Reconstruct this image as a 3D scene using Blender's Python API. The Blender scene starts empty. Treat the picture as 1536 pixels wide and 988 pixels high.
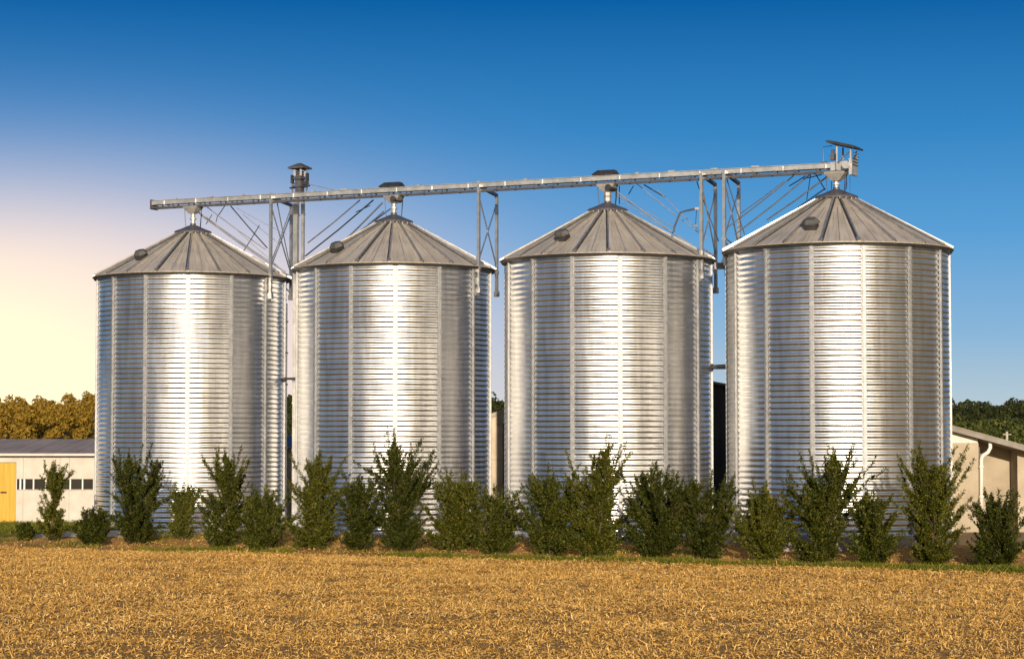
import bpy, math, random
import numpy as np
from mathutils import Vector, Matrix

rng = np.random.default_rng(7)
random.seed(7)
sc = bpy.context.scene
COL = sc.collection
R_ = math.radians

# ------------------------------------------------------------------ camera
F = 3200.0
CAM = np.array([0.0, 0.0, 3.8])
TH = math.atan(161 / F)
FW = np.array([0, math.cos(TH), math.sin(TH)])
UP = np.array([0, -math.sin(TH), math.cos(TH)])
cam = bpy.data.cameras.new('camera')
cam.lens = 75.0
cam.sensor_width = 36.0
cam.clip_start = 0.5
cam.clip_end = 5000
camo = bpy.data.objects.new('camera', cam)
COL.objects.link(camo)
camo.location = CAM
camo.rotation_euler = (math.pi / 2 + TH, 0, 0)
sc.camera = camo


def ray(px, py):
    return FW + np.array([1, 0, 0]) * ((px - 768) / F) + UP * ((494 - py) / F)


def P(px, py, d):
    r = ray(px, py)
    return CAM + r * (d / r[1])


def hit(px, py, p0, n):
    r = ray(px, py)
    return CAM + r * (np.dot(np.array(p0) - CAM, n) / np.dot(r, n))


# ------------------------------------------------------------------ node helpers
def new_mat(name):
    m = bpy.data.materials.new(name)
    m.use_nodes = True
    nt = m.node_tree
    b = nt.nodes['Principled BSDF']
    return m, nt, b


def nd(nt, typ, **kw):
    n = nt.nodes.new(typ)
    for k, v in kw.items():
        setattr(n, k, v)
    return n


def setin(nt, sock, v):
    if hasattr(v, 'is_linked'):
        nt.links.new(v, sock)
    else:
        sock.default_value = v


def mth(nt, op, a, b=None, c=None, clamp=False):
    n = nd(nt, 'ShaderNodeMath', operation=op)
    n.use_clamp = clamp
    setin(nt, n.inputs[0], a)
    if b is not None:
        setin(nt, n.inputs[1], b)
    if c is not None:
        setin(nt, n.inputs[2], c)
    return n.outputs[0]


def ramp(nt, fac, stops, interp='LINEAR'):
    n = nd(nt, 'ShaderNodeValToRGB')
    cr = n.color_ramp
    cr.interpolation = interp
    while len(cr.elements) > 1:
        cr.elements.remove(cr.elements[-1])
    for i, (p, c) in enumerate(stops):
        e = cr.elements[0] if i == 0 else cr.elements.new(p)
        e.position = p
        e.color = (*c, 1)
    nt.links.new(fac, n.inputs[0])
    return n.outputs[0]


def mixc(nt, fac, a, b, typ='MIX'):
    n = nd(nt, 'ShaderNodeMix', data_type='RGBA', blend_type=typ)
    n.clamp_factor = True
    setin(nt, n.inputs[0], fac)
    for s, v in ((n.inputs[6], a), (n.inputs[7], b)):
        if hasattr(v, 'is_linked'):
            nt.links.new(v, s)
        else:
            s.default_value = (*v, 1)
    return n.outputs[2]


def noise(nt, vec, scale, detail=4, rough=.55, dist=0.0):
    n = nd(nt, 'ShaderNodeTexNoise')
    n.inputs['Scale'].default_value = scale
    n.inputs['Detail'].default_value = detail
    n.inputs['Roughness'].default_value = rough
    n.inputs['Distortion'].default_value = dist
    if vec is not None:
        nt.links.new(vec, n.inputs['Vector'])
    return n.outputs['Fac']


def objco(nt):
    return nd(nt, 'ShaderNodeTexCoord').outputs['Object']


def geopos(nt):
    return nd(nt, 'ShaderNodeNewGeometry').outputs['Position']


def mapv(nt, vec, scale=(1, 1, 1)):
    n = nd(nt, 'ShaderNodeMapping')
    n.inputs['Scale'].default_value = scale
    nt.links.new(vec, n.inputs['Vector'])
    return n.outputs[0]


def bump(nt, b, h, strength=.3, dist=.02):
    n = nd(nt, 'ShaderNodeBump')
    n.inputs['Strength'].default_value = strength
    n.inputs['Distance'].default_value = dist
    nt.links.new(h, n.inputs['Height'])
    nt.links.new(n.outputs[0], b.inputs['Normal'])


def simple_mat(name, c0, c1=None, rough=.7, metal=0.0, scale=3.0, spec=.5, bmp=0.0, detail=5, vs=(1, 1, 1)):
    m, nt, b = new_mat(name)
    c1 = c1 or tuple(x * .75 for x in c0)
    co = mapv(nt, objco(nt), vs)
    f = noise(nt, co, scale, detail)
    nt.links.new(ramp(nt, f, [(.3, c1), (.7, c0)]), b.inputs['Base Color'])
    b.inputs['Roughness'].default_value = rough
    b.inputs['Metallic'].default_value = metal
    b.inputs['Specular IOR Level'].default_value = spec
    if bmp:
        bump(nt, b, f, bmp)
    return m


# ------------------------------------------------------------------ materials
M = {}


def mk_wall_metal():
    m, nt, b = new_mat('galvanised_wall')
    co = objco(nt)
    streak = noise(nt, mapv(nt, co, (2.2, 2.2, .16)), 2.0, 5, .6)
    blotch = noise(nt, co, 1.3, 3)
    fine = noise(nt, mapv(nt, co, (1, 1, 3)), 9, 4)
    f = mth(nt, 'ADD', mth(nt, 'MULTIPLY', streak, .6), mth(nt, 'MULTIPLY', blotch, .4))
    # rolled sheets differ slightly from one another
    sx = nd(nt, 'ShaderNodeSeparateXYZ')
    nt.links.new(co, sx.inputs[0])
    ang = mth(nt, 'FLOOR', mth(nt, 'MULTIPLY', mth(nt, 'ARCTAN2', sx.outputs[1], sx.outputs[0]), 7 / math.pi))
    row = mth(nt, 'FLOOR', mth(nt, 'DIVIDE', sx.outputs[2], 1.098))
    cb = nd(nt, 'ShaderNodeCombineXYZ')
    nt.links.new(ang, cb.inputs[0])
    nt.links.new(row, cb.inputs[1])
    wn = nd(nt, 'ShaderNodeTexWhiteNoise', noise_dimensions='2D')
    nt.links.new(cb.outputs[0], wn.inputs['Vector'])
    f = mth(nt, 'ADD', f, mth(nt, 'MULTIPLY', mth(nt, 'SUBTRACT', wn.outputs['Value'], .5), .16))
    nt.links.new(ramp(nt, f, [(.28, (.60, .59, .58)), (.64, (.86, .86, .855))]), b.inputs['Base Color'])
    b.inputs['Metallic'].default_value = 1
    r = mth(nt, 'ADD', mth(nt, 'MULTIPLY', f, .14), mth(nt, 'MULTIPLY_ADD', fine, .10, WALL_ROUGH))
    nt.links.new(r, b.inputs['Roughness'])
    bump(nt, b, noise(nt, mapv(nt, co, (1, 1, .5)), 1.5, 1), .16, .05)
    return m


WALL_ROUGH = .22
M['wall'] = mk_wall_metal()
M['stiff'] = simple_mat('galvanised_channel', (.44, .45, .47), (.30, .31, .33), .60, .8, 6)
M['steel'] = simple_mat('galvanised_frame', (.62, .62, .62), (.40, .40, .41), .42, .9, 4)
M['trough'] = simple_mat('conveyor_steel', (.66, .66, .65), (.42, .42, .42), .45, .75, 3)
M['dark_steel'] = simple_mat('dark_steel', (.07, .07, .075), (.035, .035, .04), .5, .5, 4)
M['hood'] = simple_mat('dark_hood_sheet', (.05, .05, .055), (.025, .025, .03), .45, .3, 4)
M['cap'] = simple_mat('roof_cap_steel', (.135, .135, .155), (.08, .08, .095), .5, .5, 4)
M['hatch'] = simple_mat('hatch_grey', (.11, .108, .108), (.07, .068, .068), .55, .3, 5)


def mk_roof():
    m, nt, b = new_mat('weathered_roof_sheet')
    co = objco(nt)
    sx = nd(nt, 'ShaderNodeSeparateXYZ')
    nt.links.new(co, sx.inputs[0])
    ang = mth(nt, 'ARCTAN2', sx.outputs[1], sx.outputs[0])
    cb = nd(nt, 'ShaderNodeCombineXYZ')
    nt.links.new(mth(nt, 'MULTIPLY', ang, 9.0), cb.inputs[0])
    nt.links.new(mth(nt, 'MULTIPLY', sx.outputs[2], .55), cb.inputs[1])
    s = noise(nt, cb.outputs[0], 3.2, 6, .65)
    bl = noise(nt, co, 1.2, 4)
    f = mth(nt, 'ADD', mth(nt, 'MULTIPLY', s, .65), mth(nt, 'MULTIPLY', bl, .35))
    nt.links.new(ramp(nt, f, [(.3, (.25, .22, .19)), (.5, (.42, .38, .33)), (.72, (.60, .55, .48))]), b.inputs['Base Color'])
    b.inputs['Metallic'].default_value = .30
    nt.links.new(mth(nt, 'MULTIPLY_ADD', f, .2, .36), b.inputs['Roughness'])
    bump(nt, b, s, .15, .02)
    return m


M['roof'] = mk_roof()
M['rib'] = simple_mat('roof_rib_steel', (.62, .60, .57), (.40, .38, .35), .38, .85, 5)
M['concrete'] = simple_mat('concrete', (.46, .41, .36), (.30, .27, .23), .9, 0, 2.5, .3, .2)


def mk_leaf(name, stops, rough=.5, trans=.25, nscale=1.7, nw=.3):
    m, nt, b = new_mat(name)
    g = nd(nt, 'ShaderNodeNewGeometry')
    n = noise(nt, g.outputs['Position'], nscale, 3)
    f = mth(nt, 'ADD', mth(nt, 'MULTIPLY', g.outputs['Random Per Island'], 1 - nw), mth(nt, 'MULTIPLY', n, nw))
    c = ramp(nt, f, stops)
    nt.links.new(c, b.inputs['Base Color'])
    b.inputs['Roughness'].default_value = rough
    b.inputs['Specular IOR Level'].default_value = .2
    t = nd(nt, 'ShaderNodeBsdfTranslucent')
    nt.links.new(c, t.inputs['Color'])
    mx = nd(nt, 'ShaderNodeMixShader')
    mx.inputs[0].default_value = trans
    out = nt.nodes['Material Output']
    nt.links.new(b.outputs[0], mx.inputs[1])
    nt.links.new(t.outputs[0], mx.inputs[2])
    nt.links.new(mx.outputs[0], out.inputs['Surface'])
    return m


M['leaf'] = mk_leaf('shrub_leaf', [(.1, (.008, .014, .002)), (.42, (.025, .038, .004)), (.68, (.075, .088, .008)), (.92, (.24, .215, .03))])
M['leaf_m'] = mk_leaf('shrub_leaf_olive', [(.1, (.014, .019, .002)), (.42, (.040, .052, .005)), (.68, (.10, .108, .010)), (.92, (.28, .24, .035))])
M['leaf_d'] = mk_leaf('shrub_leaf_deep', [(.1, (.009, .014, .002)), (.45, (.024, .035, .004)), (.75, (.064, .076, .008)), (.95, (.21, .19, .03))])
M['leaf_y'] = mk_leaf('shrub_leaf_yellowish', [(.1, (.03, .045, .008)), (.5, (.07, .085, .014)), (.8, (.15, .14, .02)), (.95, (.26, .21, .04))])
M['bark'] = simple_mat('bark', (.10, .07, .045), (.05, .035, .02), .9, 0, 8)
M['grass'] = mk_leaf('grass_blade', [(.1, (.07, .09, .008)), (.5, (.13, .155, .014)), (.9, (.32, .27, .05))], .6)
M['straw'] = mk_leaf('straw', [(.08, (.19, .095, .018)), (.35, (.49, .275, .064)), (.65, (.73, .455, .135)), (.95, (.90, .68, .33))], .55, .15, .45, .42)
M['wood_glow'] = mk_leaf('glow_tinted_leaf', [(.2, (.18, .115, .014)), (.5, (.24, .150, .018)), (.8, (.31, .195, .025))], .7, .2)  # golden leaf colour stands in for the warm glow over the left hill
M['wood_green'] = mk_leaf('woodland_leaf', [(.2, (.014, .021, .006)), (.5, (.027, .036, .009)), (.8, (.052, .060, .015))], .7, .2)
M['wood_bright'] = mk_leaf('hedge_tree_leaf', [(.2, (.035, .05, .012)), (.5, (.065, .080, .018)), (.8, (.11, .12, .025))], .7, .2)


def mk_ground():
    m, nt, b = new_mat('field_soil')
    p = geopos(nt)
    n1 = noise(nt, p, .35, 4)
    n2 = noise(nt, mapv(nt, p, (1, .6, 1)), 7, 6, .7)
    n3 = noise(nt, p, 28, 3, .6, 1.5)
    f = mth(nt, 'ADD', mth(nt, 'MULTIPLY', n2, .55), mth(nt, 'MULTIPLY', n3, .45))
    c = ramp(nt, f, [(.33, (.07, .042, .014)), (.47, (.22, .135, .045)), (.6, (.38, .25, .09)), (.75, (.52, .37, .16))])
    c = mixc(nt, mth(nt, 'MULTIPLY', n1, .5), c, (.25, .15, .05))
    c = mixc(nt, .40, c, (.43, .225, .07))
    sp = nd(nt, 'ShaderNodeSeparateXYZ')
    nt.links.new(p, sp.inputs[0])
    far = nd(nt, 'ShaderNodeMapRange')
    nt.links.new(mth(nt, 'ADD', sp.outputs[1], mth(nt, 'MULTIPLY', n1, 14)), far.inputs['Value'])
    far.inputs['From Min'].default_value = 92
    far.inputs['From Max'].default_value = 100
    nt.links.new(mixc(nt, far.outputs[0], c, mixc(nt, n2, (.06, .07, .015), (.16, .15, .035))), b.inputs['Base Color'])
    b.inputs['Roughness'].default_value = .95
    b.inputs['Specular IOR Level'].default_value = .15
    bump(nt, b, f, .8, .06)
    return m


M['ground'] = mk_ground()
M['lawn'] = simple_mat('lawn', (.115, .12, .02), (.07, .07, .018), .95, 0, 3, .1, .4)
M['gravel'] = simple_mat('pale_gravel', (.50, .44, .36), (.34, .28, .21), .95, 0, 9, .2, .4)
M['hill'] = simple_mat('hill_ground', (.08, .075, .02), (.045, .045, .014), .95, 0, .05, .1)
M['plaster'] = simple_mat('cream_plaster', (.56, .525, .475), (.44, .405, .36), .9, 0, 1.6, .2, .05)
M['plaster_w'] = simple_mat('white_board', (.66, .64, .60), (.52, .5, .46), .8, 0, 2, .2)
M['beige'] = simple_mat('beige_render', (.44, .385, .30), (.30, .255, .19), .9, 0, 1.1, .2, .05)
M['beige2'] = simple_mat('stained_concrete_wall', (.62, .52, .40), (.38, .31, .23), .9, 0, .9, .2, .05)
M['slate'] = simple_mat('mauve_grey_roofing', (.33, .28, .27), (.23, .19, .185), .8, 0, 1.6, .2, .1, 5, (1, .2, 1))
M['roof2'] = simple_mat('grey_fibre_roofing', (.30, .28, .255), (.17, .155, .14), .85, 0, 2.0, .2, .1)
M['glass'] = simple_mat('dark_glass', (.02, .02, .022), (.012, .012, .014), .12, 0, 2)
M['door'] = simple_mat('orange_door_boards', (.58, .34, .05), (.46, .26, .035), .65, 0, 2, .3, 0, 5, (6, 1, .4))
M['white_paint'] = simple_mat('white_paint', (.72, .70, .66), (.60, .58, .54), .5, 0, 5)
M['charcoal'] = simple_mat('charcoal_board_and_shade', (.035, .034, .036), (.02, .02, .022), .8, 0, 1.5, .2, 0, 5, (3, 1, .4))
M['blue'] = simple_mat('blue_plastic', (.08, .16, .36), (.05, .11, .28), .5, 0, 4)
M['timber'] = simple_mat('old_dark_timber', (.10, .075, .05), (.045, .035, .025), .9, 0, 4, .2, .3, 5, (.5, .5, 5))

# ------------------------------------------------------------------ object helpers


def link_mesh(name, V, Fq, mat, parent=None, smooth=False, F3=None):
    V = np.asarray(V, dtype=np.float32).reshape(-1, 3)
    loc = np.zeros(3) if parent is None else np.array(world_loc(parent))
    V = V - loc.astype(np.float32)
    me = bpy.data.meshes.new(name)
    Fq = np.asarray(Fq, dtype=np.int32).reshape(-1, 4) if Fq is not None and len(Fq) else np.zeros((0, 4), np.int32)
    F3 = np.asarray(F3, dtype=np.int32).reshape(-1, 3) if F3 is not None and len(F3) else np.zeros((0, 3), np.int32)
    me.vertices.add(len(V))
    me.vertices.foreach_set('co', V.ravel())
    nl = Fq.size + F3.size
    me.loops.add(nl)
    me.loops.foreach_set('vertex_index', np.concatenate([Fq.ravel(), F3.ravel()]).astype(np.int32))
    npoly = len(Fq) + len(F3)
    me.polygons.add(npoly)
    starts = np.concatenate([np.arange(len(Fq)) * 4, len(Fq) * 4 + np.arange(len(F3)) * 3]).astype(np.int32)
    me.polygons.foreach_set('loop_start', starts)
    me.polygons.foreach_set('use_smooth', np.full(npoly, smooth, dtype=bool))
    me.update(calc_edges=True)
    me.validate()
    me.materials.append(mat)
    o = bpy.data.objects.new(name, me)
    COL.objects.link(o)
    if parent is not None:
        o.parent = parent
    return o


def world_loc(o):
    l = Vector(o.location)
    while o.parent:
        o = o.parent
        l = l + Vector(o.location)
    return l


class MB:
    def __init__(s):
        s.V = []
        s.Q = []
        s.T = []

    def add(s, V, Q=(), T=()):
        n = len(s.V)
        s.V += [tuple(v) for v in V]
        s.Q += [tuple(i + n for i in q) for q in Q]
        s.T += [tuple(i + n for i in t) for t in T]

    def hexa(s, c8):
        # c8: bottom 4 (ccw), top 4
        s.add(c8, [(3, 2, 1, 0), (4, 5, 6, 7), (0, 1, 5, 4), (1, 2, 6, 5), (2, 3, 7, 6), (3, 0, 4, 7)])

    def box(s, lo, hi):
        x0, y0, z0 = lo
        x1, y1, z1 = hi
        s.hexa([(x0, y0, z0), (x1, y0, z0), (x1, y1, z0), (x0, y1, z0), (x0, y0, z1), (x1, y0, z1), (x1, y1, z1), (x0, y1, z1)])

    def obox(s, c, ax, half):
        c = np.array(c, float)
        a, b, d = [np.array(v, float) * h for v, h in zip(ax, half)]
        s.hexa([c - a - b - d, c + a - b - d, c + a + b - d, c - a + b - d, c - a - b + d, c + a - b + d, c + a + b + d, c - a + b + d])

    def beam(s, p0, p1, w, h, up=(0, 0, 1)):
        p0 = np.array(p0, float)
        p1 = np.array(p1, float)
        u = p1 - p0
        L = np.linalg.norm(u)
        u /= L
        side = np.cross(u, up)
        if np.linalg.norm(side) < 1e-4:
            side = np.cross(u, (0, 1, 0))
        side /= np.linalg.norm(side)
        up2 = np.cross(side, u)
        s.obox((p0 + p1) / 2, (u, side, up2), (L / 2, w / 2, h / 2))

    def tube(s, pts, r, n=8, caps=True):
        pts = [np.array(p, float) for p in pts]
        rs = r if hasattr(r, '__len__') else [r] * len(pts)
        base = len(s.V)
        ref = None
        for i, p in enumerate(pts):
            t = pts[min(i + 1, len(pts) - 1)] - pts[max(i - 1, 0)]
            t /= np.linalg.norm(t)
            if ref is None:
                ref = np.cross(t, (0, 0, 1))
                if np.linalg.norm(ref) < 1e-3:
                    ref = np.cross(t, (0, 1, 0))
            ref = ref - t * np.dot(ref, t)
            ref /= np.linalg.norm(ref)
            b = np.cross(t, ref)
            for k in range(n):
                a = 2 * math.pi * k / n
                s.V.append(tuple(p + rs[i] * (math.cos(a) * ref + math.sin(a) * b)))
        for i in range(len(pts) - 1):
            for k in range(n):
                k2 = (k + 1) % n
                s.Q.append((base + i * n + k, base + i * n + k2, base + (i + 1) * n + k2, base + (i + 1) * n + k))
        if caps:
            for e, fl in ((0, 1), (len(pts) - 1, 0)):
                c = len(s.V)
                s.V.append(tuple(pts[e]))
                for k in range(n):
                    k2 = (k + 1) % n
                    t = (c, base + e * n + k, base + e * n + k2)
                    s.T.append(t[::-1] if fl else t)

    def lathe(s, c, prof, n=32, a0=0.0):
        base = len(s.V)
        for (r, z) in prof:
            for k in range(n):
                a = a0 + 2 * math.pi * k / n
                s.V.append((c[0] + r * math.cos(a), c[1] + r * math.sin(a), c[2] + z))
        for i in range(len(prof) - 1):
            for k in range(n):
                k2 = (k + 1) % n
                s.Q.append((base + i * n + k, base + i * n + k2, base + (i + 1) * n + k2, base + (i + 1) * n + k))

    def build(s, name, mat, parent=None, smooth=False):
        return link_mesh(name, s.V, s.Q, mat, parent, smooth, s.T)


def tag(o, label=None, cat=None, group=None, kind=None):
    if label:
        o['label'] = label
    if cat:
        o['category'] = cat
    if group:
        o['group'] = group
    if kind:
        o['kind'] = kind
    return o


def thing(name, label, cat, loc, group=None):
    o = bpy.data.objects.new(name, None)
    o.empty_display_size = .3
    COL.objects.link(o)
    o.location = tuple(float(v) for v in loc)
    return tag(o, label, cat, group)


# ------------------------------------------------------------------ terrain
L0 = np.array([-13.0, 74.0])
L1 = np.array([12.2, 62.7])
LU = (L1 - L0) / np.linalg.norm(L1 - L0)
LN = np.array([-LU[1], LU[0]])
LN = LN if LN[1] > 0 else -LN


def sdist(x, y):
    return (x - L0[0]) * LN[0] + (y - L0[1]) * LN[1]


def vnoise(x, y, seed=0):
    xi = np.floor(x).astype(int)
    yi = np.floor(y).astype(int)
    fx = x - xi
    fy = y - yi
    fx = fx * fx * (3 - 2 * fx)
    fy = fy * fy * (3 - 2 * fy)

    def h(a, b):
        n = (a * 374761393 + b * 668265263 + seed * 974634777) & 0x7fffffff
        n = (n ^ (n >> 13)) * 1274126177 & 0x7fffffff
        return ((n ^ (n >> 16)) & 0xffff) / 65535.0
    return (h(xi, yi) * (1 - fx) + h(xi + 1, yi) * fx) * (1 - fy) + (h(xi, yi + 1) * (1 - fx) + h(xi + 1, yi + 1) * fx) * fy


def sstep(a, b, x):
    t = np.clip((x - a) / (b - a), 0, 1)
    return t * t * (3 - 2 * t)


def terrain(x, y):
    x = np.asarray(x, float)
    y = np.asarray(y, float)
    s = sdist(x, y)
    z = .30 * sstep(-.9, 3.4, s)
    band = sstep(-1.3, .3, s) * (1 - sstep(4.5, 8, s))
    z = z + band * (.20 * (vnoise(x * .55, y * .55, 1) - .42) + .10 * (vnoise(x * 1.6, y * 1.6, 2) - .5))
    near = (np.abs(x) < 30) & (y > 25) & (y < 100)
    z = z + near * (.05 * (vnoise(x * 1.3, y * 1.3, 3) - .5) + .10 * (vnoise(x * .25, y * .25, 4) - .5)) * (1 - sstep(2, 5, s))
    return z


def grid_mesh(xs, ys, zf, off=0.0):
    X, Y = np.meshgrid(xs, ys)
    Z = zf(X, Y) + off
    V = np.stack([X, Y, Z], -1).reshape(-1, 3)
    nx, ny = len(xs), len(ys)
    i = np.arange(ny - 1)[:, None] * nx + np.arange(nx - 1)[None, :]
    Q = np.stack([i, i + 1, i + nx + 1, i + nx], -1).reshape(-1, 4)
    return V, Q


xs = np.concatenate([[-2500, -900, -400, -150, -60, -36], np.arange(-28, 28.01, .2), [36, 60, 150, 400, 900, 2500]])
ys = np.concatenate([[-900, -300, -80, 0, 20], np.arange(28, 96, .2), [105, 130, 200, 400, 900, 2500]])
V, Q = grid_mesh(xs, ys, terrain)
tag(link_mesh('ground', V, Q, M['ground'], None, True), kind='structure')

# lawn beside the barn and pale path
V, Q = grid_mesh(np.linspace(-30, -12.6, 60), np.linspace(78.6, 86.0, 40), lambda x, y: terrain(x, y), .03)
tag(link_mesh('lawn', V, Q, M['lawn'], None, True), kind='structure')
xs = np.linspace(-17.4, -11, 50)
V = []
for x in xs:
    yc = 77.5 - .12 * (x + 17)
    for w in np.linspace(-.75, .75, 5):
        V.append((x, yc + w, float(terrain(x, yc + w)) + .02))
Q = [(i * 5 + j, (i + 1) * 5 + j, (i + 1) * 5 + j + 1, i * 5 + j + 1) for i in range(len(xs) - 1) for j in range(4)]
tag(link_mesh('path', V, Q, M['gravel'], None, True), kind='structure')

# ------------------------------------------------------------------ silos
silo_px = [(287.5, 281, 82.3), (590, 292, 78.1), (912, 308, 74.1), (1257, 328, 70.24)]
eave_y = [408, 393, 380, 363]
phase = [-2.5, 1.0, 6.5, 13.0]
silos = []
for (px, w, d), ey in zip(silo_px, eave_y):
    c = P(px, 600, d)
    R = w * d / (2 * F)
    ze = P(px, ey, d - R * 1.053)[2]
    silos.append(dict(x=c[0], y=d, R=R, ze=ze))
    print('silo', c[0], d, R, 'eave z', ze)
ZE = sum(s['ze'] for s in silos) / 4
ROWU = np.array([silos[3]['x'] - silos[0]['x'], silos[3]['y'] - silos[0]['y'], 0])
ROWU /= np.linalg.norm(ROWU)
ROWN = np.array([-ROWU[1], ROWU[0], 0])   # points back
base_z = [.33, .40, .52, .72]
PITCH = .183
labels = [
    'corrugated steel grain silo nearest the cream barn, first under the conveyor\'s free overhanging end',
    'corrugated steel grain silo just right of the bucket elevator tower, under a black conveyor hood',
    'corrugated steel grain silo under a black hood, with the bent davit arm on its roof',
    'largest corrugated steel grain silo, under the tilted dark canopy at the conveyor\'s end']


def make_silo(i):
    s = silos[i]
    R = s['R']
    z0 = base_z[i]
    cx, cy = s['x'], s['y']
    view = math.atan2(-cx, cy)   # azimuth of camera as seen from the silo: direction (sin, -cos)
    root = thing('grain_silo', labels[i], 'grain silo', (cx, cy, z0 - .5), 'steel grain silos in a row')
    zt = ZE - .02
    n = round((zt - z0) / PITCH)
    ns, na = 12, 168
    t = np.arange(n * ns + 1) / ns
    zz = z0 + (zt - z0) * t / n
    # rounded crests with tighter valleys
    fr_ = t % 1.0
    ph = np.where(fr_ < .55, fr_ / .55 * np.pi, np.pi + (fr_ - .55) / .45 * np.pi)   # rolled lip: long upper face, short lower face
    rr = R + .0138 * np.cos(ph)
    a = 2 * np.pi * np.arange(na) / na
    V = np.stack([cx + rr[:, None] * np.cos(a), cy + rr[:, None] * np.sin(a), np.repeat(zz[:, None], na, 1)], -1).reshape(-1, 3)
    k = np.arange(na)
    j = np.arange(n * ns)[:, None] * na
    Q = np.stack([j + k, j + (k + 1) % na, j + na + (k + 1) % na, j + na + k], -1).reshape(-1, 4)
    link_mesh('wall', V, Q, M['wall'], root, True)
    # foundation
    mb = MB()
    mb.lathe((cx, cy, 0), [(R + .16, -.3), (R + .16, z0 - .02), (R + .1, z0 + .004), (R - .3, z0 + .004)], 72)
    mb.build('foundation', M['concrete'], root)
    # stiffeners: hat channel with bolt heads beside each corrugation
    for q in range(14):
        az = R_(phase[i] + q * 360 / 14)
        if abs((math.degrees(az) + 180) % 360 - 180) > 128:
            continue
        A = az + view
        nrm = np.array([math.sin(A), -math.cos(A), 0])
        tan = np.array([math.cos(A), math.sin(A), 0])
        c = np.array([cx, cy, 0])
        mb = MB()
        h2 = (zt - z0) / 2
        zc = np.array([0, 0, z0 + h2])
        mb.obox(c + nrm * (R + .060) + zc, (tan, nrm, (0, 0, 1)), (.026, .014, h2 - .03))
        for sg in (-1, 1):
            mb.obox(c + nrm * (R + .036) + tan * sg * .032 + zc, (tan, nrm, (0, 0, 1)), (.007, .032, h2 - .031))
            mb.obox(c + nrm * (R + .024) + tan * sg * .055 + zc, (tan, nrm, (0, 0, 1)), (.016, .006, h2 - .032))
        for m_ in range(n):
            zb = z0 + (m_ + .5) * (zt - z0) / n + .0 * sg
            for sg in (-1, 1):
                mb.obox(c + nrm * (R + .043) + tan * sg * .058 + np.array([0, 0, zb]), (tan, nrm, (0, 0, 1)), (.018, .018, .020))
        mb.build('stiffener', M['stiff'], root)
    # roof
    Re = R * 1.053
    rc = .58 * R / 3.6
    slope = .540
    zr = ZE + .03
    H = (Re - rc) * slope
    mb = MB()
    prof = [(R - .1, zr - .03), (Re - .02, zr - .03), (Re, zr - .025), (Re + .004, zr)]
    for q in range(1, 9):
        f_ = q / 8
        prof.append((Re + (rc - Re) * f_, zr + H * f_))
    mb.lathe((cx, cy, 0), prof, 120)
    nroof = len(mb.Q)
    c = np.array([cx, cy, 0])
    seam = []
    UPZ_ = np.array([0, 0, 1.0])
    for q in range(20):
        A = R_(q * 18 + (-3, -2.6, 0.5, 10.4)[i]) + view
        nrm = np.array([math.sin(A), -math.cos(A), 0])
        p0 = c + nrm * (Re - .01) + np.array([0, 0, zr + .03])
        p1 = c + nrm * (rc) + np.array([0, 0, zr + H + .03])
        mb.beam(p0, p1, .05, .10)
        tq = np.array([nrm[1], -nrm[0], 0]) * (-.055 if q % 3 else .055)
        seam.append((p0 + tq - UPZ_ * .018, p1 + tq * .8 - UPZ_ * .018))
        mb.beam(p0 - nrm * .02 + np.array([0, 0, .0]), p0 - nrm * .14 + np.array([0, 0, .067]), .12, .10)
        # intermediate low seam
        A += R_(9)
        nrm = np.array([math.sin(A), -math.cos(A), 0])
        mb.beam(c + nrm * (Re - .02) + np.array([0, 0, zr + .012]), c + nrm * (rc + .8) + np.array([0, 0, zr + H - .8 * slope + .012]), .018, .02)
    nrib = len(mb.Q)
    for q0, q1 in seam:
        mb.beam(q0, q1, .045, .03)
    ro = mb.build('roof', M['roof'], root)
    ro.data.materials.append(M['rib'])
    mi_ = np.zeros(len(ro.data.polygons), dtype=np.int32)
    mi_[nroof:] = 1
    mi_[nrib:] = 2
    ro.data.materials.append(M['dark_steel'])
    ro.data.polygons.foreach_set('material_index', mi_)
    mb = MB()
    zc = zr + H
    mb.lathe((cx, cy, zc), [(rc + .06, .01), (rc + .12, .0), (rc + .14, .06), (rc + .10, .10), (rc * .85, .17), (rc * .55, .245), (.2, .30), (.11, .33), (.11, .40), (.001, .40)], 40)
    for q in range(20):
        A = R_(q * 18 + 9) + view
        mb.obox((cx + (rc + .12) * math.sin(A), cy - (rc + .12) * math.cos(A), zc - .025), ((1, 0, 0), (0, 1, 0), (0, 0, 1)), (.022, .022, .035))
    mb.build('cap', M['cap'], root)
    mb = MB()
    mb.lathe((cx, cy, 0), [(R + .02, zr - .13), (Re - .06, zr - .10), (Re - .03, zr - .035), (R + .02, zr - .035)], 120)  # dark ring put in for the shadow line under the eave
    mb.build('eave_shade_ring', M['dark_steel'], root)
    # hooded roof hatch
    hx, hy = [(214, 382), (508, 371), (846, 353), (1218, 335)][i]
    best = None
    for az in np.arange(-75, -5, 1.0):
        A = R_(az) + view
        for fr in np.arange(.1, .8, .02):
            r0 = Re + (rc - Re) * fr
            v = np.array([cx + r0 * math.sin(A), cy - r0 * math.cos(A), zr + H * fr + .15]) - CAM
            q = np.dot(v, FW)
            e = abs(768 + F * v[0] / q - hx) + abs(494 - F * np.dot(v, UP) / q - hy)
            if best is None or e < best[0]:
                best = (e, az, fr)
    _, az, fr = best
    A = R_(az) + view
    nrm = np.array([math.sin(A), -math.cos(A), 0])
    tan = np.array([math.cos(A), math.sin(A), 0])
    rr_ = Re + (rc - Re) * fr
    p = c + nrm * rr_ + np.array([0, 0, zr + H * fr])
    sl = np.array([-nrm[0], -nrm[1], slope])
    sl /= np.linalg.norm(sl)
    no = np.cross(tan, sl)
    no = no if no[2] > 0 else -no
    mb = MB()
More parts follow.
